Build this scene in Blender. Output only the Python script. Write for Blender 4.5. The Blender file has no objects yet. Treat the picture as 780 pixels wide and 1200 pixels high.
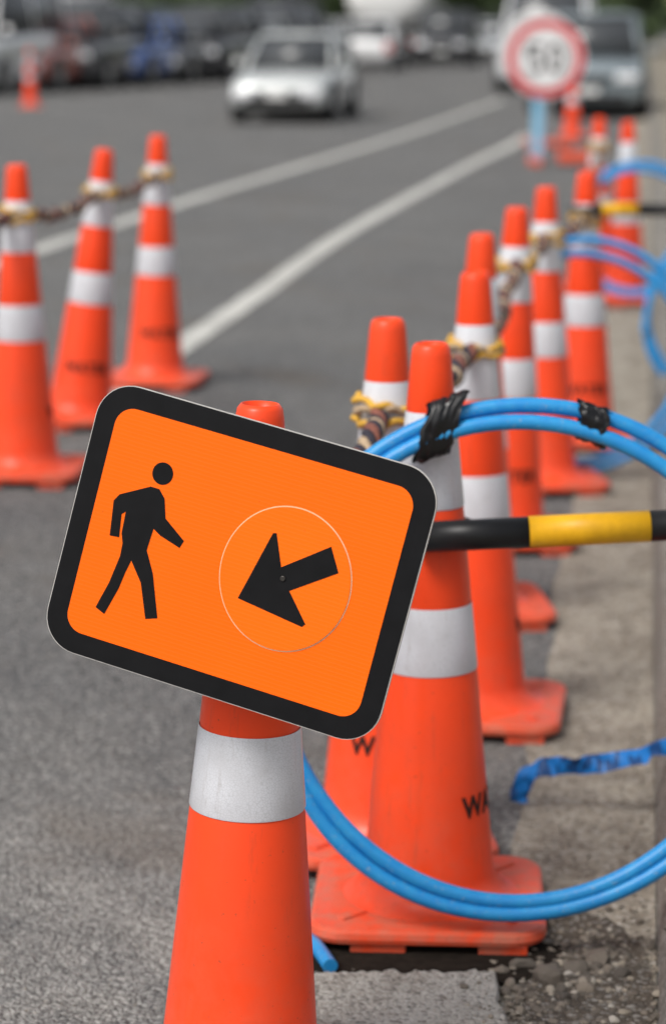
import bpy, bmesh, math, random
from mathutils import Vector, Matrix, noise
R = math.radians
random.seed(7)
scene = bpy.context.scene
col = scene.collection

# ------------------------------------------------------------------ helpers
def link(o, parent=None):
    col.objects.link(o)
    if parent is not None:
        o.parent = parent
    return o

def empty(name, loc=(0,0,0), rot=(0,0,0)):
    e = bpy.data.objects.new(name, None)
    e.empty_display_size = 0.1
    e.location = loc; e.rotation_euler = rot
    return link(e)

def new_mesh(name, verts, faces, mats=(), smooth=False, fix=True, midx=None):
    me = bpy.data.meshes.new(name)
    me.from_pydata([tuple(v) for v in verts], [], faces)
    for m in mats: me.materials.append(m)
    if midx:
        for p, i in zip(me.polygons, midx): p.material_index = i
    if fix:
        bm = bmesh.new(); bm.from_mesh(me)
        bmesh.ops.recalc_face_normals(bm, faces=bm.faces)
        bm.to_mesh(me); bm.free()
    if smooth:
        for p in me.polygons: p.use_smooth = True
    me.update()
    return me

def obj(name, me, parent=None, loc=(0,0,0), rot=(0,0,0)):
    o = bpy.data.objects.new(name, me)
    o.location = loc; o.rotation_euler = rot
    return link(o, parent)

def bevel(o, w=0.01, seg=2, ang=35):
    b = o.modifiers.new("bevel", 'BEVEL'); b.width = w; b.segments = seg
    b.limit_method = 'ANGLE'; b.angle_limit = R(ang)
    return o

def box_data(sx, sy, sz, c=(0,0,0)):
    v = [(c[0]+x*sx/2, c[1]+y*sy/2, c[2]+z*sz/2) for x in (-1,1) for y in (-1,1) for z in (-1,1)]
    f = [(0,1,3,2),(4,6,7,5),(0,4,5,1),(2,3,7,6),(0,2,6,4),(1,5,7,3)]
    return v, f

def box(name, s, c, m, parent=None, bev=0.0, rot=(0,0,0)):
    v, f = box_data(*s)
    o = obj(name, new_mesh(name, v, f, [m]), parent, c, rot)
    if bev: bevel(o, bev, 2)
    return o

def lathe(name, prof, mats, seg=56, smooth=True, midx=None):
    v = []; f = []; mi = []
    n = len(prof)
    for r, z in prof:
        for i in range(seg):
            a = 2*math.pi*i/seg
            v.append((r*math.cos(a), r*math.sin(a), z))
    for j in range(n-1):
        for i in range(seg):
            k = (i+1) % seg
            f.append((j*seg+i, j*seg+k, (j+1)*seg+k, (j+1)*seg+i))
            mi.append(midx[j] if midx else 0)
    return new_mesh(name, v, f, mats, smooth, True, mi)

def cyl_between(name, a, b, r, m, parent=None, seg=24, bev=0):
    a = Vector(a); b = Vector(b); d = b-a
    q = d.to_track_quat('Z', 'Y').to_matrix()
    v = []; f = []
    for t in (0, 1):
        for i in range(seg):
            an = 2*math.pi*i/seg
            v.append(a + d*t + q @ Vector((r*math.cos(an), r*math.sin(an), 0)))
    for i in range(seg):
        k = (i+1) % seg
        f.append((i, k, seg+k, seg+i))
    f.append(tuple(range(seg))); f.append(tuple(range(seg, 2*seg)))
    me = new_mesh(name, v, f, [m])
    for p in me.polygons:
        if len(p.vertices) == 4: p.use_smooth = True
    o = obj(name, me, parent)
    return o

def prism(name, pts, y0, y1, m, parent=None):
    n = len(pts)
    v = [(p[0], y0, p[1]) for p in pts] + [(p[0], y1, p[1]) for p in pts]
    f = [tuple(range(n)), tuple(range(n, 2*n))] + [(i, (i+1) % n, n+(i+1) % n, n+i) for i in range(n)]
    return obj(name, new_mesh(name, v, f, [m]), parent)

def rrect(w, h, r, n=10):
    p = []
    for cx, cy, a0 in ((w/2-r, h/2-r, 0), (-w/2+r, h/2-r, 90), (-w/2+r, -h/2+r, 180), (w/2-r, -h/2+r, 270)):
        for i in range(n+1):
            a = R(a0+90*i/n)
            p.append((cx+r*math.cos(a), cy+r*math.sin(a)))
    return p

def curve_obj(name, paths, rad, mats, parent=None, res=5, cyclic=False, midx=None):
    cu = bpy.data.curves.new(name, 'CURVE'); cu.dimensions = '3D'
    cu.bevel_depth = rad; cu.bevel_resolution = res; cu.use_fill_caps = True
    for m in mats: cu.materials.append(m)
    for k, pts in enumerate(paths):
        s = cu.splines.new('POLY'); s.points.add(len(pts)-1)
        for i, p in enumerate(pts): s.points[i].co = (p[0], p[1], p[2], 1)
        s.use_cyclic_u = cyclic; s.use_smooth = True
        s.material_index = midx[k] if midx else 0
    o = bpy.data.objects.new(name, cu)
    return link(o, parent)

def catmull(P, n=10):
    P = [Vector(p) for p in P]
    Q = [2*P[0]-P[1]] + P + [2*P[-1]-P[-2]]
    out = []
    for i in range(1, len(Q)-2):
        a, b, c, d = Q[i-1], Q[i], Q[i+1], Q[i+2]
        for k in range(n):
            t = k/n
            out.append(0.5*((2*b)+(c-a)*t+(2*a-5*b+4*c-d)*t*t+(3*b-a-3*c+d)*t**3))
    out.append(P[-1]); return out

# ------------------------------------------------------------------ materials
class MB:
    def __init__(s, name):
        s.m = bpy.data.materials.new(name); s.m.use_nodes = True
        s.nt = s.m.node_tree; s.b = s.nt.nodes['Principled BSDF']
        s.tc = s.nt.nodes.new('ShaderNodeTexCoord')
    def n(s, t, ins=None, **attrs):
        x = s.nt.nodes.new('ShaderNode'+t)
        for k, v in attrs.items(): setattr(x, k, v)
        for k, v in (ins or {}).items():
            if isinstance(v, bpy.types.NodeSocket): s.nt.links.new(v, x.inputs[k])
            else: x.inputs[k].default_value = v
        return x
    def set(s, k, v):
        if isinstance(v, bpy.types.NodeSocket): s.nt.links.new(v, s.b.inputs[k])
        else: s.b.inputs[k].default_value = v
    def noise(s, sc, det=5, rough=0.55, vec=None):
        return s.n('TexNoise', {'Scale': sc, 'Detail': det, 'Roughness': rough, 'Vector': vec or s.tc.outputs['Object']}).outputs['Fac']
    def ramp(s, fac, a, b, c0=(0,0,0,1), c1=(1,1,1,1)):
        if a > b: a, b, c0, c1 = b, a, c1, c0
        r = s.n('ValToRGB', {'Fac': fac}); e = r.color_ramp.elements
        e[0].position = a; e[1].position = b; e[0].color = c0; e[1].color = c1
        return r.outputs['Color']
    def mix(s, f, a, b, bt='MIX'):
        x = s.nt.nodes.new('ShaderNodeMix'); x.data_type = 'RGBA'; x.blend_type = bt
        for idx, v in ((0, f), (6, a), (7, b)):
            if isinstance(v, bpy.types.NodeSocket): s.nt.links.new(v, x.inputs[idx])
            else: x.inputs[idx].default_value = v
        return x.outputs[2]
    def bump(s, h, strength=0.3, dist=0.002):
        x = s.n('Bump', {'Height': h, 'Strength': strength, 'Distance': dist})
        s.set('Normal', x.outputs['Normal'])
    def math(s, op, a, b=0.0):
        return s.n('Math', {0: a, 1: b}, operation=op).outputs[0]

def c4(r, g, b): return (r, g, b, 1)

def simple(name, c, rough=0.5, metal=0.0, var=0.15, sc=30, coat=0.0, spec=.5):
    M = MB(name)
    f = M.noise(sc, 3)
    M.set('Base Color', M.mix(M.ramp(f, .35, .7), c4(*c), c4(*[x*(1-var) for x in c])))
    M.set('Roughness', rough); M.set('Metallic', metal); M.set('Specular IOR Level', spec)
    if coat: M.set('Coat Weight', coat)
    return M.m

def cone_mat(name, dirt, base=(0.96, 0.068, 0.012)):
    M = MB(name)
    oi = M.n('ObjectInfo').outputs['Random']
    off = M.n('VectorMath', {0: M.tc.outputs['Object'], 1: M.n('CombineXYZ', {0: M.math('MULTIPLY', oi, 17.0), 1: M.math('MULTIPLY', oi, 9.0)}).outputs[0]}, operation='ADD').outputs[0]
    big = M.noise(9, 4, .55, off)
    c = M.mix(M.ramp(big, .3, .75), c4(*base), c4(base[0]*.86, base[1]*.90, base[2]*1.2))
    c = M.mix(M.math('MULTIPLY', oi, .45), c, c4(.88, .082, .020))      # each cone has faded differently
    mp = M.n('Mapping', {'Vector': off, 'Scale': (60, 60, 7)})
    sc = M.ramp(M.noise(1.0, 6, .7, mp.outputs[0]), .57, .70)
    c = M.mix(M.math('MULTIPLY', sc, .22+dirt*.3), c, c4(.34, .07, .035))
    z = M.n('SeparateXYZ', {0: M.tc.outputs['Object']}).outputs[2]
    zr_ = M.n('MapRange', {'Value': z, 'From Min': .36, 'From Max': .02, 'To Min': 0, 'To Max': 1}).outputs[0]
    g = M.math('MULTIPLY', zr_, M.ramp(M.noise(22, 6, .7, off), .35, .70))
    c = M.mix(M.math('MULTIPLY', g, .22+dirt*.55), c, c4(.38, .19, .13))
    sp = M.ramp(M.noise(150, 3, .6, off), .66, .73)
    c = M.mix(M.math('MULTIPLY', sp, .45), c, c4(.14, .06, .04))
    M.set('Base Color', c); M.set('Specular IOR Level', .32)
    M.set('Roughness', M.n('MapRange', {'Value': big, 'To Min': .24, 'To Max': .44}).outputs[0])
    M.bump(M.noise(60, 4, .6, off), .12, .002)
    return M.m
CONE = cone_mat('cone_orange_plastic', .12)
PLATE = cone_mat('cone_plate_plastic', .85, (0.82, 0.070, 0.018))

def refl():
    M = MB('retroreflective_sleeve')
    v = M.n('TexVoronoi', {'Scale': 260, 'Vector': M.tc.outputs['Object']}, feature='DISTANCE_TO_EDGE').outputs['Distance']
    c = M.mix(M.ramp(v, .02, .09), c4(.56, .57, .60), c4(.68, .69, .73))
    c = M.mix(M.ramp(M.noise(14, 5), .45, .8), c, c4(.52, .52, .54))
    st = M.n('Mapping', {'Vector': M.tc.outputs['Object'], 'Scale': (90, 90, 6)})
    c = M.mix(M.math('MULTIPLY', M.ramp(M.noise(1, 5, .7, st.outputs[0]), .58, .72), .42), c, c4(.36, .33, .31))
    M.set('Base Color', c); M.set('Roughness', .33)
    M.bump(v, .06, .001)
    return M.m
REFL = refl()

BLACK = simple('black_film', (.007, .007, .008), .45, 0, .3, spec=.14)
LETTER = simple('black_lettering', (.035, .016, .012), .6, spec=.2)
BLKTAPE = simple('black_pvc_tape', (.008, .008, .009), .28, 0, .3, 60, spec=.4)
YEL = simple('yellow_bar_plastic', (.80, .42, .012), .42, 0, .25, 25, spec=.3)
BLKBAR = simple('black_bar_plastic', (.012, .012, .013), .40, 0, .3, 25, spec=.3)
METAL = simple('galvanised_metal', (.45, .46, .47), .4, .8)
WHITEP = simple('white_plastic_edge', (.55, .53, .50), .5)

def hose_mat():
    M = MB('blue_water_pipe')
    f = M.noise(35, 6, .65)
    c = M.mix(M.ramp(f, .4, .75), c4(.018, .24, .58), c4(.030, .31, .62))
    sc = M.ramp(M.noise(130, 5, .7), .58, .68)
    c = M.mix(M.math('MULTIPLY', sc, .55), c, c4(.28, .36, .40))
    M.set('Base Color', c); M.set('Roughness', .36); M.set('Specular IOR Level', .35)
    M.bump(M.noise(120, 4), .1, .001)
    return M.m
HOSE = hose_mat()

def orange_sheet(name, base):
    M = MB(name)
    w = M.n('TexWave', {'Scale': 62, 'Distortion': .5, 'Detail': 1, 'Vector': M.tc.outputs['Object']}, bands_direction='Z').outputs['Fac']
    c = M.mix(M.math('MULTIPLY', M.ramp(w, .70, 1.0), .22), c4(*base), c4(base[0], base[1]*1.4, base[2]+.03))
    c = M.mix(M.math('MULTIPLY', M.ramp(M.noise(8, 5), .4, .8), .22), c, c4(base[0]*.88, base[1]*.80, base[2]))
    mp = M.n('Mapping', {'Vector': M.tc.outputs['Object'], 'Rotation': (0, .6, 0), 'Scale': (12, 1, 260)})
    scr = M.ramp(M.noise(1.0, 4, .6, mp.outputs[0]), .70, .74)
    c = M.mix(M.math('MULTIPLY', scr, .22), c, c4(1, .42, .22))
    sp = M.ramp(M.noise(240, 3), .70, .75)
    c = M.mix(M.math('MULTIPLY', sp, .45), c, c4(.3, .07, .01))
    M.set('Base Color', c); M.set('Roughness', .42); M.set('Specular IOR Level', .16); M.bump(w, .04, .0005)
    return M.m
ORANGE = orange_sheet('orange_reflective_sheet', (.97, .136, .001))
ORANGE2 = orange_sheet('orange_disc_sheet', (.99, .150, .002))

def asphalt():
    M = MB('road_asphalt')
    P = M.tc.outputs['Object']
    big = M.noise(.9, 4, .6); mid = M.noise(6, 6, .65); fine = M.noise(90, 5, .7)
    v = M.n('TexVoronoi', {'Scale': 145, 'Vector': P, 'Randomness': 1.0})
    v2 = M.n('TexVoronoi', {'Scale': 70, 'Vector': P, 'Randomness': 1.0})
    c = M.mix(M.ramp(big, .35, .68), c4(.112, .114, .117), c4(.172, .171, .167))
    c = M.mix(M.math('MULTIPLY', M.ramp(mid, .42, .62), .5), c, c4(.120, .117, .112))
    gs = M.n('SeparateColor', {0: v.outputs['Color']}).outputs[0]
    c = M.mix(M.math('MULTIPLY', M.ramp(gs, .58, .95), .62), c, c4(.40, .39, .37))
    c = M.mix(M.math('MULTIPLY', M.ramp(gs, .40, .05), .68), c, c4(.035, .035, .036))
    xyz = M.n('SeparateXYZ', {0: P})
    near = M.n('MapRange', {'Value': xyz.outputs[1], 'From Min': 4.9, 'From Max': 3.1, 'To Min': 0, 'To Max': 1}).outputs[0]
    pat = M.ramp(M.noise(2.6, 7, .68), .36, .60)
    dust = M.math('MULTIPLY', near, pat)
    dcol = M.mix(M.ramp(fine, .40, .60), c4(.17, .16, .145), c4(.56, .54, .50))
    c = M.mix(M.math('MULTIPLY', dust, .80), c, dcol)
    st = M.ramp(M.noise(1.7, 5, .6), .55, .68)
    c = M.mix(M.math('MULTIPLY', st, .38), c, c4(.15, .12, .09))
    M.set('Base Color', c); M.set('Roughness', .9); M.set('Specular IOR Level', .3)
    h = M.math('ADD', M.math('MULTIPLY', v.outputs['Distance'], -1.2), M.math('MULTIPLY', fine, .8))
    h = M.math('ADD', h, M.math('MULTIPLY', v2.outputs['Distance'], -.9))
    M.bump(h, .8, .008)
    return M.m
ASPH = asphalt()

def rough_concrete(name, a, b, sc=1.0, dirtc=(.16, .13, .10), dirt=.5, bs=.5):
    M = MB(name)
    c = M.mix(M.ramp(M.noise(4*sc, 6, .65), .35, .68), c4(*a), c4(*b))
    c = M.mix(M.math('MULTIPLY', M.ramp(M.noise(9*sc, 7, .72), .46, .60), dirt), c, c4(*dirtc))
    v = M.n('TexVoronoi', {'Scale': 150, 'Vector': M.tc.outputs['Object']})
    gs = M.n('SeparateColor', {0: v.outputs['Color']}).outputs[0]
    c = M.mix(M.math('MULTIPLY', M.ramp(gs, .7, 1), .5), c, c4(.58, .56, .52))
    c = M.mix(M.math('MULTIPLY', M.ramp(gs, .28, .02), .60), c, c4(.08, .07, .06))
    M.set('Base Color', c); M.set('Roughness', .9)
    h = M.math('ADD', M.noise(70, 6, .7), M.math('MULTIPLY', v.outputs['Distance'], -.7))
    M.bump(h, bs, .008)
    return M.m
GUTTER = rough_concrete('gutter_concrete', (.27, .232, .182), (.42, .375, .305), dirt=.70, bs=.7)
KERBM = rough_concrete('kerb_concrete', (.15, .14, .125), (.23, .215, .19), dirt=.6)
SLAB = rough_concrete('slab_concrete', (.34, .32, .285), (.50, .475, .43), dirt=.5, bs=.9)
VERGE = rough_concrete('dirt_verge', (.20, .17, .13), (.29, .25, .19), dirt=.5, dirtc=(.09, .095, .045))
PATH = rough_concrete('footpath_concrete', (.28, .27, .25), (.36, .345, .32), dirt=.3)
SOIL_SHADE = simple('damp_soil_shadow', (.022, .017, .013), .95, 0, .5, 60, spec=.1)  # damp earth, near-black because the hollow's shadow is in its colour
DAMP = rough_concrete('damp_grit', (.075, .058, .042), (.15, .12, .088), dirt=.5, dirtc=(.045, .034, .025), bs=1.0)
def line_mat():
    M = MB('road_paint')
    c = M.mix(M.ramp(M.noise(3, 6, .7), .35, .7), c4(.64, .63, .58), c4(.42, .41, .38))
    c = M.mix(M.math('MULTIPLY', M.ramp(M.noise(60, 5, .7), .48, .60), .7), c, c4(.20, .20, .195))
    M.set('Base Color', c); M.set('Roughness', .75); M.bump(M.noise(120), .4, .003)
    return M.m
LINE = line_mat()
def stone_mat():
    M = MB('gravel_stone')
    g = M.n('NewGeometry').outputs['Random Per Island']
    r = M.n('ValToRGB', {'Fac': g}); e = r.color_ramp.elements
    e[0].color = c4(.07, .060, .050); e[1].color = c4(.52, .48, .42)
    for p, cc in ((.4, c4(.15, .125, .10)), (.7, c4(.25, .21, .165)), (.88, c4(.38, .33, .26))):
        x = e.new(p); x.color = cc
    c = M.mix(M.math('MULTIPLY', M.noise(150, 5, .7), .5), r.outputs[0], c4(.14, .12, .10))
    M.set('Base Color', c); M.set('Roughness', .9); M.bump(M.noise(200, 5), .5, .002)
    return M.m
STONE = stone_mat()

# ------------------------------------------------------------------ ground and road
SL = 0.127                          # street runs slightly to the right of +Y
def kerb_x(y): return 0.05 + SL*y
def sm(t):
    t = max(0, min(1, t)); return t*t*(3-2*t)
def zr(x, y):
    return 0.082*sm((kerb_x(y)-x-0.7)/1.0)
ds = [-900, -60, -2, 0, .2, .45, .7]+[.7+.1*i for i in range(1, 11)]+[2, 2.5, 4, 8, 14, 60, 900]
ys = [-30, -2, 0, 1, 2, 3, 4, 5, 6, 8, 10, 14, 20, 30, 50, 100, 300, 1500]
v = []; f = []
for y in ys:
    for d in ds:
        x = kerb_x(y)-d; v.append((x, y, zr(x, y)))
nd = len(ds)
for j in range(len(ys)-1):
    for i in range(nd-1):
        f.append((j*nd+i, j*nd+i+1, (j+1)*nd+i+1, (j+1)*nd+i))
me = new_mesh('ground', v, f, [ASPH], True, False)
me.flip_normals() if me.polygons[0].normal.z < 0 else None
obj('road_ground', me)

def strip(name, pts, wid, m, z, extra=None):
    v = []; f = []
    P = catmull([(p[0], p[1], 0) for p in pts], 12)
    for i, p in enumerate(P):
        t = (P[min(i+1, len(P)-1)]-P[max(i-1, 0)]).normalized()
        nrm = Vector((t.y, -t.x, 0))
        for s in (-1, 1):
            q = p + nrm*s*wid/2*(1+.16*noise.noise(Vector((p.y*3, s, 0))))
            v.append((q.x, q.y, zr(q.x, q.y)+z))
    for i in range(len(P)-1): f.append((2*i, 2*i+1, 2*i+3, 2*i+2))
    me = new_mesh(name, v, f, [m], False, False)
    if me.polygons[0].normal.z < 0: me.flip_normals()
    return obj(name, me)
strip('road_marking', [(-1.35, 5.2), (-.95, 7.9), (-.649, 9.88), (-.378, 11.89), (.054, 15.3), (.762, 19.8), (1.41, 23.75), (2.0, 27.2), (2.35, 29.6)], .13, LINE, .005)
strip('road_marking', [(-2.25, 10.8), (-1.771, 14.16), (-1.396, 16.5), (-.89, 19.56), (.087, 25), (1.217, 31.7), (3.0, 43.2)], .15, LINE, .005)
for k in range(5):
    y = 34+4.2*k; x0 = kerb_x(y)-9.0
    strip('parking_marking', [(x0, y), (x0-1.4, y+1.6), (x0-3.2, y+3.7)], .1, LINE, .006)

def band(name, d0, d1, z, m, y0=-3, y1=160, n=60, wob=0.0):
    v = []; f = []
    for i in range(n+1):
        y = y0+(y1-y0)*(i/n)**1.8
        w = wob*(noise.noise(Vector((y*2.1, 3, 0)))+.5*noise.noise(Vector((y*9.1, 7, 0))))
        v += [(kerb_x(y)-d0-w, y, z), (kerb_x(y)-d1, y, z)]
    for i in range(n): f.append((2*i, 2*i+1, 2*i+3, 2*i+2))
    me = new_mesh(name, v, f, [m], False, False)
    if me.polygons[0].normal.z < 0: me.flip_normals()
    return obj(name, me)
band('gutter', .24, 0.0, .004, GUTTER, n=500, wob=.04)
def patch(name, cx, cy, rx, ry, z, m, sd, n=90, xmax=99):
    p = []
    for i in range(n):
        a = 2*math.pi*i/n; rr_ = 1+.22*noise.noise(Vector((math.cos(a)*2, math.sin(a)*2, sd)))+.08*noise.noise(Vector((math.cos(a)*9, math.sin(a)*9, sd)))
        p.append((min(cx+rx*rr_*math.cos(a), xmax), cy+ry*rr_*math.sin(a), z))
    obj(name, new_mesh(name, p, [tuple(range(n))], [m], False, False))
patch('soil_shadow', .13, 3.47, .22, .12, .012, SOIL_SHADE, 4)          # dug-out behind the slab: flat damp sheet, hollow's shadow painted in
patch('damp_ground', .37, 3.40, .105, .30, .008, DAMP, 11, xmax=.475)
def kerb(name, yA, yB, d0, sgn, h, z0=0.0, seg=1.0):
    v = []; f = []
    prof = [(0, z0), (.012, z0+h*.55), (.02, z0+h*.82), (.032, z0+h*.95), (.05, z0+h), (.15, z0+h), (.15, z0)]
    y = yA; k = 0
    while y < yB:
        L = seg if y < 25 else 8
        for yy in (y+.003, y+L-.003):
            j = .002*math.sin(k*12.9)
            for a, z in prof: v.append((kerb_x(yy)-(d0-sgn*a)+j, yy, z))
        b = k*2*len(prof); n = len(prof)
        for i in range(n-1): f.append((b+i, b+i+1, b+n+i+1, b+n+i))
        f.append(tuple(range(b, b+n))); f.append(tuple(range(b+n, b+2*n)))
        y += L; k += 1
    return obj(name, new_mesh(name, v, f, [KERBM]))
kerb('kerb', -3, 150, 0.0, 1, .125)
band('dirt_verge', -.152, -1.5, .118, VERGE)
band('footpath', -1.5, -3.2, .126, PATH)
band('grass_verge', -3.2, -40, .12, VERGE)
kerb('kerb', 20, 150, 14.0, -1, .13, .085, 8)
band('footpath', 14.15, 40, .213, PATH, 15, 160)

# broken slab in front of the dug-out
ZS = .030
outl = []
for i in range(60): outl.append((-.03+.27*i/59, 3.365+.018*noise.noise(Vector((i*.22, 0, 1)))+.008*noise.noise(Vector((i*.9, 3, 1)))))
for i in range(40): outl.append((.24+.025*noise.noise(Vector((i*.35, 5, 1)))+.008*noise.noise(Vector((i*1.4, 5, 1))), 3.35-1.3*(i+1)/40))
outl += [(.085, 2.1)]
for i in range(12): outl.append((.085+.008*noise.noise(Vector((i*.5, 9, 1))), 2.15+.95*i/11))
outl += [(.075, 3.155), (-.025, 3.165), (-.035, 3.25)]
n = len(outl)
def inset(p, k):
    return (p[0]*(1-k)+.12*k, p[1]-(.006 if p[1] > 3.3 else 0)*(k > 0))
v = [(*inset((x, y), .03), ZS) for x, y in outl]+[(x, y, ZS-.006+.003*random.uniform(-1, 1)) for x, y in outl]+[(x+.004*random.uniform(-1, 1), y+.004*random.uniform(-1, 1), -.01) for x, y in outl]
f = [tuple(range(n))]+[(i, (i+1) % n, n+(i+1) % n, n+i) for i in range(n)]+[(n+i, n+(i+1) % n, 2*n+(i+1) % n, 2*n+i) for i in range(n)]
obj('concrete_slab', new_mesh('concrete_slab', v, f, [SLAB]))

# gravel ------------------------------------------------------------------
def stones(name, specs):
    base = bmesh.new(); bmesh.ops.create_icosphere(base, subdivisions=1, radius=1)
    b1 = ([x.co.copy() for x in base.verts], [[q.index for q in p.verts] for p in base.faces]); base.free()
    base = bmesh.new(); bmesh.ops.create_icosphere(base, subdivisions=2, radius=1)
    b2 = ([x.co.copy() for x in base.verts], [[q.index for q in p.verts] for p in base.faces]); base.free()
    V = []; F = []
    for (x, y, z, s) in specs:
        bv, bf = b2 if s > .009 else b1
        M = Matrix.Rotation(random.uniform(0, 6.3), 3, 'Z') @ Matrix.Rotation(random.uniform(-.5, .5), 3, 'X')
        sc = Vector((random.uniform(.75, 1.35), random.uniform(.7, 1.1), random.uniform(.45, .8)))*s
        o = len(V); sd = random.uniform(0, 50)
        cuts = [(Vector((random.gauss(0, 1), random.gauss(0, 1), random.gauss(0, 1))).normalized(), random.uniform(.55, .85)) for _ in range(7)]
        for p in bv:
            q = p.copy()
            for nn, dd in cuts:
                e_ = q.dot(nn)-dd
                if e_ > 0: q = q-nn*e_
            q = q*(1+.10*noise.noise(p*2.2+Vector((sd, 0, 0))))
            q = Vector((q.x*sc.x, q.y*sc.y, q.z*sc.z))
            V.append(Vector((x, y, z+s*.22))+M @ q)
        F += [[o+a for a in t] for t in bf]
    return obj(name, new_mesh(name, V, F, [STONE], False, False))
sp = []
def gz(x, y):
    d = kerb_x(y)-x
    if d < -.01: return .122
    if -.03 < x < .225 and 3.17 < y < 3.345: return ZS
    if .09 < x < .225 and y < 3.345: return ZS
    return max(zr(x, y), .006)
def indug(x, y): return x < .235 and 3.34 < y < 3.60
for i in range(1500):
    y = random.uniform(2.7, 6.5); d = abs(random.gauss(0, .14)); x = kerb_x(y)-d
    if not indug(x, y): sp.append((x, y, gz(x, y), random.uniform(.0010, .0038)))
for i in range(1500):
    cl = random.choice(((.30, 3.42, .05, .05), (.38, 3.33, .05, .10), (.33, 3.5, .07, .06), (.43, 3.45, .03, .12), (.28, 3.2, .03, .12)))
    x = random.gauss(cl[0], cl[2]); y = random.gauss(cl[1], cl[3])
    if not indug(x, y): sp.append((x, y, gz(x, y), abs(random.gauss(.0022, .0026))+.0012))
for i in range(1700):
    x = random.uniform(-1.1, .45); y = random.uniform(2.8, 5.5); sp.append((x, y, gz(x, y), random.uniform(.0008, .0026)))
for i in range(80):
    x = random.gauss(.33, .07); y = random.gauss(3.42, .07)
    if not indug(x, y): sp.append((x, y, gz(x, y), random.uniform(.005, .012)))
for x, y, s in ((.318, 3.375, .028), (.285, 3.43, .018), (.25, 3.41, .018), (.365, 3.42, .020), (.40, 3.46, .024), (.37, 3.34, .015), (.43, 3.40, .018), (.335, 3.31, .013), (.262, 3.36, .014), (.29, 3.32, .010), (.20, 3.385, .010), (.14, 3.395, .007), (.03, 3.41, .008)):
    sp.append((x, y, .006, s))
stones('gravel', sp)

# ------------------------------------------------------------------ traffic cones
H = .918
def rad(z): return 0.1100-0.0883*z
B0, B1 = .412, .516
U0, U1 = .668, .815
prof = [(.150, .0405), (.135, .043), (.122, .050), (.112, .062), (.105, .075)]
prof += [(rad(z), z) for z in (.085, .2, B0-.006)]
prof += [(rad(B0)-.0012, B0), (rad(B1)-.0012, B1), (rad(B1+.005), B1+.005), (rad(U0-.005), U0-.005), (rad(U0)-.0012, U0), (rad(U1)-.0012, U1), (rad(U1+.005), U1+.005), (rad(.9), .9), (rad(.912)-.001, .912), (rad(H)-.005, H), (.0225, H), (.021, .89), (.045, .6), (.085, .1)]
ME_BODY = lathe('cone_body', prof, [CONE], 72)
def collar(nm, a, b):
    return lathe(nm, [(rad(a)+.0002, a), (rad(a)+.0009, a+.002), (rad(b)+.0009, b-.002), (rad(b)+.0002, b)], [REFL], 72)
ME_LOW = collar('lower_collar', B0, B1); ME_UP = collar('upper_collar', U0, U1)
def plate_mesh():
    v = []; f = []
    layers = [(.350, .018), (.362, .021), (.366, .028), (.362, .037), (.350, .041), (.30, .0425)]
    for w, z in layers:
        for p in rrect(w, w, .055*w/.366, 8): v.append((p[0], p[1], z))
    n = len(v)//len(layers)
    for j in range(len(layers)-1):
        for i in range(n): f.append((j*n+i, j*n+(i+1) % n, (j+1)*n+(i+1) % n, (j+1)*n+i))
    f.append(tuple(range(n))); f.append(tuple(range((len(layers)-1)*n, len(layers)*n)))
    for cx, cy, sx, sy in ((-.075, -.152, .085, .045), (.115, -.152, .075, .045), (-.12, .145, .08, .05), (.12, .145, .08, .05), (-.15, 0, .045, .09), (.15, 0, .045, .09)):
        a, b = box_data(sx, sy, .020, (cx, cy, .010)); o = len(v); v += a; f += [tuple(o+q for q in t) for t in b]
    for k in range(4):
        a0 = R(45+90*k); c = Vector((.165*math.cos(a0), .165*math.sin(a0), 0))
        a, b = box_data(.05, .016, .006, (0, 0, .0435)); M = Matrix.Translation(c) @ Matrix.Rotation(a0, 4, 'Z')
        o = len(v); v += [M @ Vector(q) for q in a]; f += [tuple(o+q for q in t) for t in b]
    return new_mesh('base_plate', v, f, [PLATE], False)
ME_PLATE = plate_mesh()
def wrapped_text(txt, size, z0, off=0.0015):
    cu = bpy.data.curves.new('t', 'FONT'); cu.body = txt; cu.size = size; cu.align_x = 'CENTER'; cu.offset = off*size/.045
    cu.space_character = 1.12
    o = bpy.data.objects.new('t', cu); col.objects.link(o)
    bpy.context.view_layer.update()
    me = bpy.data.meshes.new_from_object(o.evaluated_get(bpy.context.evaluated_depsgraph_get()))
    bpy.data.objects.remove(o)
    bm = bmesh.new(); bm.from_mesh(me)
    bmesh.ops.triangulate(bm, faces=bm.faces)
    bmesh.ops.subdivide_edges(bm, edges=bm.edges, cuts=3, use_grid_fill=True)
    for q in bm.verts:
        z = z0+q.co.y*1.1; r = rad(z)+.0014; a = q.co.x/rad(z0)-math.pi/2
        q.co = Vector((r*math.cos(a), r*math.sin(a), z))
    bm.to_mesh(me); bm.free(); me.materials.clear(); me.materials.append(LETTER)
    return me
ME_TXT = wrapped_text('WATER', .042, .188)
CONES = {}
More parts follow.
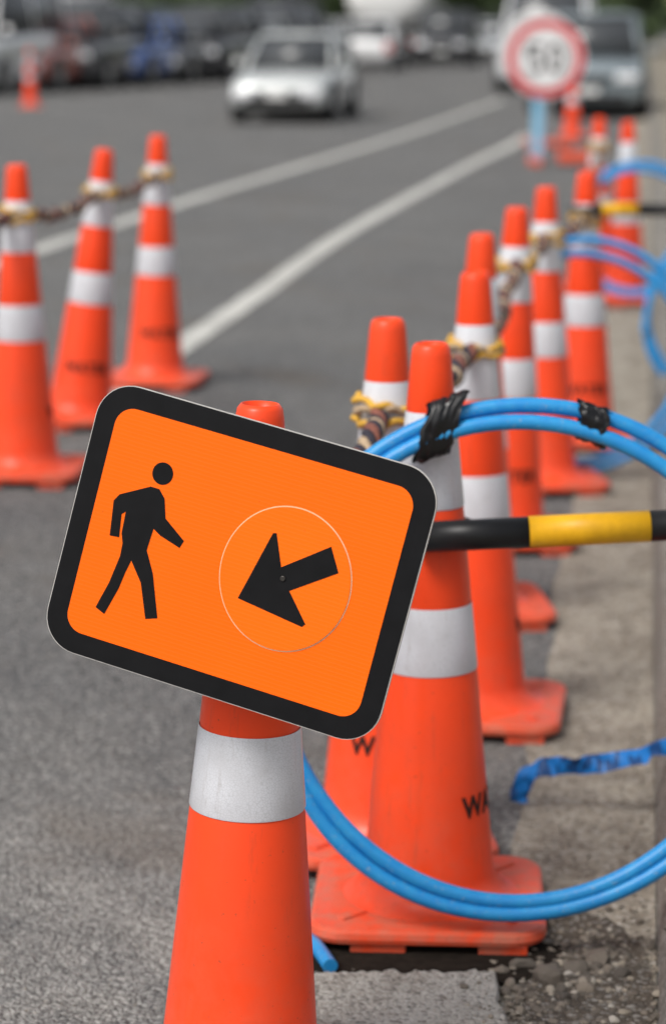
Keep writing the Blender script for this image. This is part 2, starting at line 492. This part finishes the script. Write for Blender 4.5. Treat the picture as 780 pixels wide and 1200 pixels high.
def cone(key, x, y, prot=0, lean=0, trot=0, z=None, leanx=0, sz=1.0):
    z = zr(x, y) if z is None else z
    e = empty('traffic_cone', (x, y, z)); e.scale = (1, 1, sz)
    p = obj('base_plate', ME_PLATE, e, rot=(0, 0, R(prot))); bevel(p, .003, 2, 50)
    rr = (R(leanx), R(lean), 0)
    for nme, m in (('cone_body', ME_BODY), ('lower_collar', ME_LOW), ('upper_collar', ME_UP)):
        obj(nme, m, e, rot=rr)
    t = obj('lettering', ME_TXT, e)
    t.matrix_basis = Matrix.Rotation(R(lean), 4, 'Y') @ Matrix.Rotation(R(leanx), 4, 'X') @ Matrix.Rotation(R(trot), 4, 'Z')
    CONES[key] = Matrix.Translation((x, y, z)) @ Matrix.Rotation(R(lean), 4, 'Y')
    return e
cone('R1', -.125, 2.955, 4, 2.2, 150, 0, 0, 1.024)
cone('R2', .152, 3.649, -3, -.2, 79, .006)
cone('R3', .085, 4.01, 6, .4, 10, 0)
cone('R4', .289, 4.783, -8, -.5, 110, 0)
cone('R5', .335, 5.667, 5, .8, -60, 0)
cone('R6', .470, 6.487, 3, 1.3, 0, 0)
cone('R7', .640, 7.30, 8, -.1, -90, 0)
cone('R8', .842, 8.06, -6, -.3, 0, 0)
cone('R9', 1.481, 12.25, 4, -.3, 120, 0)
cone('R10', 1.385, 12.78, 7, .3, 120, 0)
cone('L0', -1.35, 6.05, 4, 1, 0)
cone('L1', -.915, 7.03, -5, .3, 110)
cone('L2', -.851, 8.01, 9, 6.4, 10)
cone('L3', -.662, 8.90, -8, 1.6, 15)
cone('far1', 2.93, 30.0, 0, 0, 0)
cone('far3', -4.84, 39.3, 0, 0, 0)
cone('verge', 1.42, 3.62, 10, 0, 0, .118)

# ------------------------------------------------------------------ twisted rope with loops round each cone
ROPE_A = simple('rope_cream', (.52, .38, .24), .8, 0, .4, 90)
ROPE_B = simple('rope_rust', (.26, .09, .06), .8, 0, .4, 90)
ROPE_C = simple('rope_dark', (.030, .026, .04), .8, 0, .4, 90)
ROPE_Y = simple('rope_yellow', (.75, .42, .05), .7, 0, .3, 90)
def twist(pts, r, pitch, ph):
    out = []; s = 0; up = Vector((0, 0, 1))
    for i, p in enumerate(pts):
        t = (pts[min(i+1, len(pts)-1)]-pts[max(i-1, 0)]).normalized()
        a = t.cross(up).normalized(); b = a.cross(t)
        if i: s += (p-pts[i-1]).length
        w = 2*math.pi*s/pitch+ph
        out.append(p+a*r*math.cos(w)+b*r*math.sin(w))
    return out
def rope(keys, parent, zn=.765, side=1, thick=.0088):
    necks = [CONES[k] @ Vector((0, 0, zn)) for k in keys]
    paths = []; mi = []
    for i in range(len(necks)-1):
        a, b = necks[i], necks[i+1]
        d = (b-a); d.z = 0; d.normalize()
        a2 = a + d*.05; b2 = b - d*.05
        L = (b2-a2).length; pts = []
        n = max(12, int(L/.008))
        for k in range(n+1):
            t = k/n; p = a2.lerp(b2, t); p.z -= 4*.035*L*t*(1-t); p.z += .006*math.sin(t*31+i)
            p.x += .006*math.sin(t*17+i*2)
            pts.append(p)
        for j in range(4):
            paths.append(twist(pts, thick*1.05, .125, j*math.pi/2)); mi.append((0, 2, 1, 2)[j])
    curve_obj('rope_strands', paths, thick, [ROPE_A, ROPE_B, ROPE_C], parent, 3, False, mi)
    loops = []; li = []
    for q, c in enumerate(necks):
        for w in range(3):
            ring = []
            for k in range(73):
                an = 2*math.pi*k/72
                rr_ = rad(zn)+.009+.003*math.sin(5*an+w*2)
                ring.append(Vector((c.x+rr_*math.cos(an), c.y+rr_*math.sin(an), c.z+(w-1)*.013+.007*math.sin(an+w*1.9+q))))
            loops.append(twist(ring, .0035, .05, w)); li.append((0, 1, 0)[w])
    curve_obj('neck_loops', loops, .0058, [ROPE_Y, ROPE_A], parent, 3, True, li)
rp = empty('rope_barrier'); rope(['L0', 'L1', 'L2', 'L3'], rp, .775)
rp2 = empty('rope_barrier'); rope(['R1', 'R3', 'R4', 'R6', 'R7', 'R8', 'R10'], rp2, .765)

# ------------------------------------------------------------------ pedestrian direction sign
sg = empty('pedestrian_direction_sign')
sg.matrix_world = Matrix.Translation((-.1155, 2.84, .7655)) @ Matrix.Rotation(R(-16), 4, 'Z') @ Matrix.Rotation(R(-8), 4, 'X') @ Matrix.Rotation(R(12.9), 4, 'Y')
SW, SH = .440, .339
prism('backing_board', rrect(SW, SH, .046), 0, .005, WHITEP, sg)
prism('black_border', rrect(SW-.002, SH-.002, .045), -.0006, -.0001, BLACK, sg)
prism('orange_face', rrect(SW-.054, SH-.054, .024), -.0013, -.0007, ORANGE, sg)
det = 128153.0
def art(px, py):                       # sign artwork, traced on the face of the sign
    dx = px-284; dy = py-659.75
    a = (dx*311.5+80*dy)/det; b = (382*dy-114.5*dx)/det
    return (a*SW, -b*SH)
man = [(186,574),(196,577),(202,588),(203,611),(224,637),(219,645),(197,631),(189,623),(181,648),(188,675),(193,727),(179,728),(174,686),(163,660),(156,674),(148,693),(131,723),(121,715),(137,686),(150,655),(153,640),(152,628),(157,603),(152,606),(149,633),(138,631),(143,590),(150,583),(162,580)]
prism('walking_figure_body', [art(*p) for p in man], -.0018, -.0014, BLACK, sg)
prism('walking_figure_head', [art(200+12.0*math.cos(2*math.pi*i/40), 559+13.0*math.sin(2*math.pi*i/40)) for i in range(40)], -.0018, -.0014, BLACK, sg)
def disc(r, n=90): return [art(339+74*r*math.cos(2*math.pi*i/n), 679.5+83*r*math.sin(2*math.pi*i/n)) for i in range(n)]
prism('arrow_disc_rim', disc(1.010), -.0019, -.0014, simple('disc_rim', (.82, .50, .28), .5), sg)
prism('arrow_disc', disc(.992), -.0032, -.0014, ORANGE2, sg)
arrow = [(286,702),(326,627),(330,627),(335,666),(391,642),(399,672),(344,693),(362,731),(358,734)]
prism('arrow', [art(*p) for p in arrow], -.0037, -.0033, BLACK, sg)
def screw(px, py, r):
    c = art(px, py)
    pts = [(c[0]+r*math.cos(2*math.pi*i/20), c[1]+r*math.sin(2*math.pi*i/20)) for i in range(20)]
    bevel(prism('rivet', pts, -.0055, -.0038, simple('rivet_metal', (.05, .045, .04), .35, .6), sg), .0008, 2)
screw(337, 679, .0034)
box('clamp', (.05, .055, .10), (.0, .037, -.01), BLKBAR, sg, .004)
box('clamp_strap', (.12, .004, .02), (.0, .0075, -.01), METAL, sg, .001)

# ------------------------------------------------------------------ striped cone bars
def bar(name, a, b, segs, r, rings):
    e = empty(name); a = Vector(a); b = Vector(b); d = (b-a).normalized(); s = 0
    for i, (L, m) in enumerate(segs):
        cyl_between('bar_segment', a+d*s, a+d*(s+L-.0005), r if m is BLKBAR else r+.0004, m, e, 28); s += L
    for c, rr_ in rings:
        curve_obj('end_loop', [[Vector((c[0]+rr_*math.cos(2*math.pi*i/40), c[1]+rr_*math.sin(2*math.pi*i/40), c[2])) for i in range(40)]], .008, [BLKBAR], e, 4, True)
    return e
bar('striped_cone_bar', (.125, 3.565, .640), (1.42, 3.565, .705), [(.17, BLKBAR), (.182, YEL), (.182, BLKBAR), (.182, YEL), (.182, BLKBAR), (.182, YEL), (.17, BLKBAR)], .0235,
    [((.152, 3.649, .640), .062), ((1.42, 3.62, .705), .068)])
bar('striped_cone_bar', (.85, 7.98, .80), (2.1, 7.98, .80), [(.03, BLKBAR), (.12, YEL), (.3, BLKBAR), (.18, YEL), (.3, BLKBAR), (.18, YEL), (.14, BLKBAR)], .02,
    [((.84, 8.05, .80), .052)])

# ------------------------------------------------------------------ hose coils
def coil(name, cx, y0, cz, r, dy_top, dz, turns=2, rad_=.0125, wob=.004):
    e = empty(name); pts = []
    N = 110*turns
    for i in range(N+1):
        s = i/110.0
        a = math.pi + 2*math.pi*s
        k = math.floor(s); fr = s-k
        lev = k + (sm((fr-.93)/.07) if k < turns-1 else 0)
        rr_ = r+wob*math.sin(2*a+k)*.8+.0035*math.sin(3*a+2*k)
        x = cx+rr_*math.cos(a); z = cz-dz*lev+rr_*math.sin(a)*1.0
        y = y0+dy_top*(z-(cz-r))/(2*r) - .012*lev*(1 if math.sin(a) > 0 else .3)
        pts.append(Vector((x, y, z)))
    curve_obj('hose', [pts], rad_, [HOSE], e, 6)
    return e, pts
c1, P1 = coil('hose_coil', .283, 3.475, .470, .372, .11, .025, rad_=.0118)
t = catmull([(-.2, 3.9, .10), (-.14, 3.78, .04), (-.08, 3.68, .0135), (-.045, 3.55, .0165), (-.022, 3.46, .0245), (-.004, 3.392, .0245)], 12)
curve_obj('hose_tail', [t], .0115, [HOSE], c1, 6)
c2, P2 = coil('hose_coil', .760, 7.46, .400, .345, .06, .040, turns=2, rad_=.0125, wob=.010)
c3, P3 = coil('hose_coil', 1.50, 11.9, .42, .31, .08, .03, turns=2, rad_=.014, wob=.01)
c4_, P4 = coil('hose_coil', 1.46, 8.9, .36, .30, .06, .04, turns=2, rad_=.0125, wob=.01)

def tape(px, ps, L, h, skew, parent, seed, gap=.03):
    """crumpled tape wound round both strands at x=px (upper side of the coil)"""
    up = [p for p in ps if p.z > .6]
    near_ = sorted(up, key=lambda p: abs(p.x-px))[:4]
    c = sum(near_, Vector())/len(near_)
    q1 = sorted(up, key=lambda p: abs(p.x-(px+.03)))[:4]; q = sum(q1, Vector())/4
    ax = (q-c).normalized(); yv = Vector((0, 1, 0)); upv = yv.cross(ax)
    if upv.z < 0: upv = -upv
    v = []; f = []; n = 56; m = 24
    for j in range(m+1):
        s = (j/m-.5)*L
        for i in range(n):
            a = 2*math.pi*i/n
            ch = math.cos(a); sh = math.sin(a)
            p = c+ax*(s+skew*sh*h)+upv*(h*sh)+yv*(gap*.7*ch)
            nz = noise.noise(Vector((s*95+seed, sh*1.6, seed*3+ch*1.5)))*.0055+noise.noise(Vector((s*190+seed, sh*2.5, ch*2.5)))*.0018
            p += (upv*sh+yv*ch)*nz + ax*noise.noise(Vector((sh*2+5, seed+ch*2, s*20)))*.009
            v.append(p)
    for j in range(m):
        for i in range(n): f.append((j*n+i, j*n+(i+1) % n, (j+1)*n+(i+1) % n, (j+1)*n+i))
    return obj('black_tape', new_mesh('black_tape', v, f, [BLKTAPE], True), parent)
tape(.155, P1, .058, .042, .62, c1, 3.1, .030)
tape(.395, P1, .046, .029, -.25, c1, 8.4, .024)
v = []; f = []
for k in range(61):
    an = 2*math.pi*k/60; r_ = rad(.80)+.004+.001*math.sin(7*an)
    for j, dz in enumerate((-.018, 0, .018)):
        v.append((.152+r_*math.cos(an), 3.649+r_*math.sin(an), .795+dz+.012*math.cos(an)+.002*math.sin(9*an+j)))
for k in range(60):
    for j in range(2): f.append((k*3+j, k*3+j+1, k*3+j+4, k*3+j+3))
obj('black_tape_wrap', new_mesh('black_tape_wrap', v, f, [BLKTAPE]), c1)

# ------------------------------------------------------------------ blue warning ribbon
RBM = MB('blue_ribbon')
_u = RBM.n('TexNoise', {'Scale': 70, 'Detail': 1, 'Vector': RBM.n('Mapping', {'Vector': RBM.tc.outputs['Object'], 'Scale': (1, .2, .35)}).outputs[0]}).outputs['Fac']
RBM.set('Base Color', RBM.mix(RBM.ramp(_u, .54, .58), c4(.010, .17, .52), c4(.008, .06, .20))); RBM.set('Roughness', .45); RBM.set('Specular IOR Level', .25)
RB = RBM.m
path = catmull([(.336, 4.19, .016), (.338, 4.19, .036), (.350, 4.188, .066), (.372, 4.185, .082), (.40, 4.18, .088), (.44, 4.17, .091), (.48, 4.16, .100), (.54, 4.14, .117), (.60, 4.11, .143), (.68, 4.08, .150), (.80, 4.05, .128), (.95, 4.05, .122)], 10)
v = []; f = []
for i, p in enumerate(path):
    s = i/len(path)
    tw = R(70)+.55*math.sin(s*17+.6)+.15*math.sin(s*47)
    w = .017
    t_ = (path[min(i+1, len(path)-1)]-path[max(i-1, 0)]).normalized()
    side = Vector((0, 1, 0)); side = (side-t_*side.dot(t_)).normalized(); up_ = t_.cross(side)
    if up_.z < 0: up_ = -up_
    dv = side*math.cos(tw)+up_*math.sin(tw)
    for k in (-1, -.33, .33, 1):
        q = p+dv*w*k+side*(.003*math.sin(s*60+k*3)); q.z = max(q.z, .006 if q.x < .56 else .127)
        v.append(q)
for i in range(len(path)-1):
    for k in range(3): f.append((4*i+k, 4*i+k+1, 4*i+k+5, 4*i+k+4))
obj('warning_ribbon', new_mesh('warning_ribbon', v, f, [RB], True, False))

# ------------------------------------------------------------------ speed limit sign
SWH = simple('sign_white', (.78, .78, .78), .45); SRED = simple('sign_red', (.62, .02, .03), .45)
SBLU = simple('sign_stand_blue', (.25, .52, .72), .5)
NUM = simple('sign_number', (.02, .02, .02), .5, spec=.2)
ss = empty('speed_limit_sign', (2.04, 24.3, zr(2.06, 24.3)), (0, 0, R(-4)))
def dsk(name, r, y0, y1, m, par, cz=1.035, cx=0.055):
    return prism(name, [(cx+r*math.cos(2*math.pi*i/64), cz+r*math.sin(2*math.pi*i/64)) for i in range(64)], y0, y1, m, par)
dsk('backing', .395, .0, .01, SWH, ss); dsk('red_ring', .378, -.006, -.001, SRED, ss); dsk('white_face', .292, -.012, -.007, SWH, ss)
# numerals drawn as plain strokes: a flat-topped open 5 and an oval 0
def stroke(name, pts, w, par):
    P = [Vector((p[0], 0, p[1])) for p in pts]; v = []; f = []
    for i, p in enumerate(P):
        t = (P[min(i+1, len(P)-1)]-P[max(i-1, 0)]).normalized(); nn = Vector((-t.z, 0, t.x))*w/2
        for yy in (-.016, -.0125):
            v.append((p.x+nn.x, yy, p.z+nn.z)); v.append((p.x-nn.x, yy, p.z-nn.z))
    for i in range(len(P)-1):
        a = 4*i; b = a+4
        f += [(a, a+1, b+1, b), (a+2, a+3, b+3, b+2), (a, a+2, b+2, b), (a+1, a+3, b+3, b+1)]
    f += [(0, 1, 3, 2), (4*len(P)-4, 4*len(P)-3, 4*len(P)-1, 4*len(P)-2)]
    return obj(name, new_mesh(name, v, f, [NUM]), par)
cz_, cx5, cx0 = 1.035, -.055, .165
stroke('numeral_5_bar', [(cx5-.075, cz_+.125), (cx5+.08, cz_+.125)], .042, ss)
stroke('numeral_5_stem', [(cx5-.058, cz_+.104), (cx5-.068, cz_+.0)], .040, ss)
bowl = [(cx5-.07+.0, cz_+.02)]+[(cx5-.005+.078*math.cos(R(a)), cz_-.052+.082*math.sin(R(a))) for a in range(125, -146, -15)]
stroke('numeral_5_bowl', bowl, .042, ss)
stroke('numeral_0', [(cx0+.072*math.cos(R(a)), cz_+.125*math.sin(R(a))) for a in range(0, 361, 12)], .042, ss)
box('post', (.11, .05, .70), (-.01, .04, .37), SBLU, ss, .006)
box('post_top', (.05, .03, .6), (.03, .03, .95), METAL, ss)
box('foot', (.13, .9, .07), (-.03, .04, .036), PLATE, ss, .01)
box('foot_weight', (.34, .22, .12), (.36, .10, .06), PLATE, ss, .03)
ss2 = empty('round_traffic_sign', (2.40, 27.5, zr(2.3, 27.5)), (0, 0, R(5)))
dsk('face', .42, 0, .01, SWH, ss2, 1.08, -.12); box('post', (.06, .04, .85), (.02, .03, .43), METAL, ss2); box('foot', (.5, .5, .06), (.02, .03, .03), PLATE, ss2, .01)

# ------------------------------------------------------------------ vehicles
GLASS = simple('vehicle_glass', (.055, .06, .065), .10, 0, .2, 3)
TYRE = simple('tyre_rubber', (.02, .02, .02), .8); HUB = simple('wheel_alloy', (.45, .45, .46), .3, .8)
LAMP = simple('headlamp', (.80, .81, .83), .12, 0, .1); TAIL = simple('tail_lamp', (.45, .02, .02), .2); TRIM = simple('black_trim', (.02, .02, .022), .5)
PLT = simple('number_plate', (.7, .7, .68), .5)
paints = {}
def paint(c):
    if c not in paints: paints[c] = simple('car_paint', c, .25, .15, .06, 2, .8)
    return paints[c]
def loft(name, secs, ring, m, parent, sub=1):
    v = []; f = []
    for s in secs: v += ring(*s)
    n = len(ring(*secs[0]))
    for j in range(len(secs)-1):
        for i in range(n): f.append((j*n+i, j*n+(i+1) % n, (j+1)*n+(i+1) % n, (j+1)*n+i))
    f.append(tuple(range(n))); f.append(tuple(range((len(secs)-1)*n, len(secs)*n)))
    o = obj(name, new_mesh(name, v, f, [m], True), parent)
    if sub:
        s = o.modifiers.new('s', 'SUBSURF'); s.levels = sub; s.render_levels = sub
    return o
def vehicle(name, kind, c, x, y, heading=0, z=None, scale=(1, 1, 1)):
    z = zr(x, y) if z is None else z
    e = empty(name, (x, y, z), (0, 0, R(heading))); P = paint(c); e.scale = scale
    K = {'car': dict(L=4.3, hw=.86, belt=.90, roof=1.42, w0=-.95, w1=-.20, r0=1.25, r1=1.95, hood=.78),
         'suv': dict(L=4.6, hw=.92, belt=1.05, roof=1.72, w0=-1.0, w1=-.45, r0=1.95, r1=2.2, hood=.98),
         'van': dict(L=5.0, hw=.95, belt=1.15, roof=2.05, w0=-1.9, w1=-1.2, r0=2.35, r1=2.45, hood=1.05)}[kind]
    h = K['L']/2; hw = K['hw']; bl = K['belt']; hd = K['hood']
    def ring(yy, w, zt, zb):
        half = [(w*.86, zb), (w*.98, zb+.07), (w, zb+(zt-zb)*.5), (w*.985, zt-.14), (w*.93, zt-.03), (w*.70, zt+.012)]
        return [(a, yy, b) for a, b in half]+[(-a, yy, b) for a, b in reversed(half)]
    loft('body', [(-h, hw*.80, hd-.22, .30), (-h+.06, hw*.9, hd-.12, .24), (-h+.3, hw*.97, hd-.03, .20), (K['w0']-.1, hw, bl-.04, .19), (0, hw, bl+.01, .19), (h-.6, hw, bl+.03, .19), (h-.1, hw*.93, bl, .24), (h, hw*.82, bl-.1, .30)], ring, P, e)
    rf = K['roof']; tw = hw*.76; bw = hw*.92
    def ring2(zz, y0, y1, w):
        return [(a, b, zz) for a, b in ((-w*.86, y0), (w*.86, y0), (w, y0+.16), (w, y1-.16), (w*.88, y1), (-w*.88, y1), (-w, y1-.16), (-w, y0+.16))]
    loft('glasshouse', [(bl-.06, K['w0'], K['r1'], bw), (rf-.06, K['w1'], K['r0'], tw)], ring2, GLASS, e, 0)
    loft('roof', [(rf-.062, K['w1']-.03, K['r0']+.05, tw+.015), (rf-.02, K['w1']+.03, K['r0'], tw*.98), (rf+.01, K['w1']+.3, K['r0']-.25, tw*.75)], ring2, P, e, 0)
    for sx in (-1, 1):
        cyl_between('a_pillar', (sx*bw*.93, K['w0']+.08, bl-.05), (sx*tw*.94, K['w1']+.06, rf-.04), .035, P, e, 8)
        cyl_between('b_pillar', (sx*(bw+.0), .35, bl-.05), (sx*(tw+.0), .35, rf-.04), .035, P, e, 8)
        cyl_between('c_pillar', (sx*bw*.97, K['r1']-.12, bl-.05), (sx*tw*.97, K['r0']-.1, rf-.04), .06, P, e, 8)
        box('mirror', (.15, .10, .12), (sx*(hw+.06), K['w0']+.25, bl+.05), P, e, .03)
        box('headlamp', (.34, .10, .15), (sx*hw*.66, -h+.035, hd-.30), LAMP, e, .03, (0, 0, R(sx*10)))
        box('tail_lamp', (.2, .08, .25), (sx*hw*.78, h-.03, bl-.25), TAIL, e, .02)
        for wy in (-h+.82, h-.85):
            cyl_between('wheel_arch', (sx*(hw-.10), wy, .34), (sx*(hw+.003), wy, .34), .38, TRIM, e, 28)
            cyl_between('tyre', (sx*(hw-.2), wy, .31), (sx*(hw+.015), wy, .31), .31, TYRE, e, 28)
            cyl_between('hub', (sx*(hw+.0), wy, .31), (sx*(hw+.025), wy, .31), .19, HUB, e, 14)
    box('grille', (hw*.8, .06, .11), (0, -h+.0, hd-.32), TRIM, e, .01)
    box('lower_intake', (hw*1.3, .06, .13), (0, -h+.005, .36), TRIM, e, .02)
    box('number_plate', (.36, .02, .12), (0, -h-.025, .47), PLT, e)
    box('rear_plate', (.36, .02, .12), (0, h+.01, .6), PLT, e)
    box('underside', (hw*1.7, K['L']*.86, .14), (0, 0, .20), TRIM, e, .02)
    return e
hd = -math.degrees(math.atan(SL))
vehicle('sedan_car', 'car', (.58, .60, .59), -.49, 34.4, hd, None, (.80, .95, .84))
vehicle('hatchback_car', 'car', (.80, .80, .80), 1.15, 71, hd+180)
rowc = [(.75, .75, .75, 'van'), (.42, .12, .09, 'car'), (.07, .07, .075, 'suv'), (.05, .13, .42, 'car'), (.10, .10, .105, 'car'), (.05, .05, .055, 'suv'), (.34, .35, .36, 'car'), (.06, .06, .07, 'suv'), (.5, .5, .5, 'car')]
names = {'car': 'parked_car', 'suv': 'parked_suv', 'van': 'parked_van'}
for i, (r_, g_, b_, k) in enumerate(rowc):
    vehicle(names[k], k, (r_, g_, b_), -6.6+.74*i, 47+2.15*i, -12)
rowd = [(.62, .12, .07, 'van'), (.7, .7, .7, 'suv'), (.75, .75, .75, 'van'), (.10, .13, .18, 'suv'), (.65, .65, .65, 'car'), (.05, .05, .05, 'van')]
for i, (r_, g_, b_, k) in enumerate(rowd):
    vehicle(names[k], k, (r_, g_, b_), -11.2+1.9*i, 62+3.2*i, -10, .1)
vehicle('parked_suv', 'suv', (.20, .24, .26), 4.0, 38.2, hd, None, (.96, 1, .9))
vehicle('parked_van', 'van', (.80, .81, .82), 4.3, 49, hd)
vehicle('parked_car', 'car', (.10, .11, .12), 5.9, 60, hd)
vehicle('parked_suv', 'suv', (.05, .05, .055), 3.6, 78, hd)
vehicle('parked_car', 'car', (.4, .42, .44), 5.6, 88, hd)
tk = empty('tanker_truck', (2.15, 86, .085), (0, 0, R(hd+180))); TP = paint((.85, .85, .83))
def ringt(yy, s):
    return [(1.45*s*math.cos(2*math.pi*i/28), yy, 2.15+1.05*s*math.sin(2*math.pi*i/28)) for i in range(28)]
loft('tank', [(-3.2, .55), (-3.0, .9), (-2.7, 1), (2.7, 1), (3.0, .9), (3.2, .55)], ringt, TP, tk, 1)
box('chassis', (1.1, 9.5, .3), (0, -.8, .95), TRIM, tk, .02)
box('cab', (2.4, 2.0, 2.2), (0, -5.0, 1.75), TP, tk, .12)
box('windscreen', (2.1, .05, .85), (0, -6.01, 2.1), GLASS, tk, .02)
box('bumper', (2.4, .3, .4), (0, -6.0, .6), TRIM, tk, .04)
box('rear_bumper', (2.4, .2, .25), (0, 3.6, .6), TRIM, tk, .04)
for sx in (-1, 1):
    box('lamp', (.3, .05, .2), (sx*.9, -6.17, .65), LAMP, tk, .01)
    box('rear_lamp', (.25, .05, .15), (sx*1.0, 3.73, .65), TAIL, tk, .01)
    for wy in (-4.9, 1.4, 2.6):
        cyl_between('tyre', (sx*.85, wy, .5), (sx*1.2, wy, .5), .5, TYRE, tk, 28)
        cyl_between('hub', (sx*1.19, wy, .5), (sx*1.22, wy, .5), .26, HUB, tk, 14)

# ------------------------------------------------------------------ vegetation
def leaf_mat(name, a, b):
    M = MB(name)
    g = M.n('NewGeometry').outputs['Random Per Island']
    M.set('Base Color', M.mix(g, c4(*a), c4(*b))); M.set('Roughness', .6)
    return M.m
LEAF = leaf_mat('tree_leaves', (.030, .055, .018), (.08, .12, .035))
LEAF2 = leaf_mat('shrub_leaves', (.08, .11, .03), (.20, .21, .07))
BARK = simple('bark', (.10, .075, .055), .9)
def leaves(name, blobs, n, size, m):
    V = []; F = []
    for i in range(n):
        bx, by, bz, br = random.choice(blobs)
        d = Vector((random.gauss(0, 1), random.gauss(0, 1), random.gauss(0, 1))).normalized()*br*random.uniform(.55, 1.08)
        c = Vector((bx, by, bz))+Vector((d.x, d.y, d.z*.75))
        if c.z < .05: c.z = .05+random.random()*.2
        u = Vector((random.gauss(0, 1), random.gauss(0, 1), random.gauss(0, 1))).normalized()
        w = u.orthogonal().normalized(); s = size*random.uniform(.6, 1.3); o = len(V)
        V += [c-u*s, c-w*s*.5, c+u*s, c+w*s*.5]; F.append((o, o+1, o+2, o+3))
    return new_mesh(name, V, F, [m], False, False)
tb = [(random.gauss(0, 1.9), random.gauss(0, 1.9), random.uniform(2.2, 7.5), random.uniform(.8, 1.6)) for _ in range(34)]
ME_TREE = leaves('crown', tb, 9000, .22, LEAF)
def limb_curve():
    ps = [[(0, 0, 0), (.05, 0, 1.2), (0, .1, 2.6), (.1, 0, 5)]]
    for k in range(6):
        a = k*1.05; ps.append([(0, .05, 1.6+.3*k), (.7*math.cos(a), .7*math.sin(a), 2.6+.4*k), (1.7*math.cos(a), 1.7*math.sin(a), 3.8+.4*k)])
    cu = bpy.data.curves.new('trunk_and_limbs', 'CURVE'); cu.dimensions = '3D'; cu.bevel_depth = .2; cu.materials.append(BARK)
    for j, p in enumerate(ps):
        s = cu.splines.new('POLY'); s.points.add(len(p)-1)
        for i, q in enumerate(p):
            s.points[i].co = (*q, 1); s.points[i].radius = (1-.8*i/(len(p)-1))*(1 if j == 0 else .4)
    return cu
TRK = limb_curve()
for i in range(17):
    x = -34+i*5.2+random.uniform(-1, 1); y = 104+random.uniform(-7, 12)
    e = empty('tree', (x, y, .05), (0, 0, random.uniform(0, 6))); s = random.uniform(.9, 1.35); e.scale = (s, s, s)
    obj('crown', ME_TREE, e); link(bpy.data.objects.new('trunk_and_limbs', TRK), e)
hb = [(i*.55+random.uniform(-.2, .2), random.uniform(-.4, .4), random.uniform(.5, 2.2), random.uniform(.5, .85)) for i in range(36)]
ME_H = leaves('hedge', hb, 8000, .13, LEAF)
for i in range(5): obj('hedge', ME_H, None, (-40+i*19.5, 98, .08))
sb = [(random.gauss(0, .6), random.gauss(0, .6), random.uniform(.4, 2.6), random.uniform(.4, .8)) for _ in range(16)]
ME_S = leaves('shrub', sb, 4500, .10, LEAF2)
for i in range(10):
    y = 44+i*4.2; obj('shrub', ME_S, None, (kerb_x(y)+2.2+random.uniform(-.5, .9), y, .12), (0, 0, random.uniform(0, 6)))
WALL = simple('painted_render', (.42, .42, .40), .8, 0, .15, 1.5)
bd = empty('commercial_building', (-22, 92, .1), (0, 0, R(hd)))
box('walls', (26, 9, 5.2), (0, 0, 2.6), WALL, bd, .05)
box('parapet', (26.4, 9.4, .4), (0, 0, 5.4), TRIM, bd, .03)
for i in range(7):
    box('window_frame', (2.7, .12, 1.9), (-11+i*3.6, -4.52, 2.0), WHITEP, bd, .02)
    box('window', (2.5, .1, 1.7), (-11+i*3.6, -4.58, 2.0), GLASS, bd, .01)
box('canopy', (26, 1.6, .16), (0, -5.3, 3.4), TRIM, bd, .02)

# ------------------------------------------------------------------ light, sky, camera
w = bpy.data.worlds.new('World'); scene.world = w; w.use_nodes = True
nt = w.node_tree; bg = nt.nodes['Background']
sky = nt.nodes.new('ShaderNodeTexSky'); sky.sky_type = 'NISHITA'; sky.sun_disc = False
ELEV, AZ = 52, 222
sky.sun_elevation = R(ELEV); sky.sun_rotation = R(AZ); sky.dust_density = 4; sky.air_density = 1.0
hs = nt.nodes.new('ShaderNodeHueSaturation'); hs.inputs['Saturation'].default_value = .28
nt.links.new(sky.outputs[0], hs.inputs['Color']); nt.links.new(hs.outputs[0], bg.inputs[0]); bg.inputs[1].default_value = .15
sl = bpy.data.lights.new('sun', 'SUN'); sl.energy = 2.1; sl.angle = R(22); sl.color = (1, .97, .92)
so = bpy.data.objects.new('sun', sl); link(so)
dirv = Vector((math.sin(R(AZ))*math.cos(R(ELEV)), math.cos(R(AZ))*math.cos(R(ELEV)), math.sin(R(ELEV))))
so.rotation_euler = dirv.to_track_quat('Z', 'Y').to_euler(); so.location = (0, 0, 10)

cam = bpy.data.cameras.new('camera'); co = bpy.data.objects.new('camera', cam); link(co)
co.location = (0, 0, 1.4); co.rotation_euler = (R(90-11.43), 0, 0)
cam.sensor_fit = 'VERTICAL'; cam.sensor_height = 36; cam.lens = 85; cam.clip_end = 3000; cam.clip_start = .05
cam.dof.use_dof = True; cam.dof.focus_distance = 2.98; cam.dof.aperture_fstop = 3.4
scene.camera = co
scene.view_settings.view_transform = 'Standard'; scene.view_settings.look = 'None'; scene.view_settings.exposure = 0
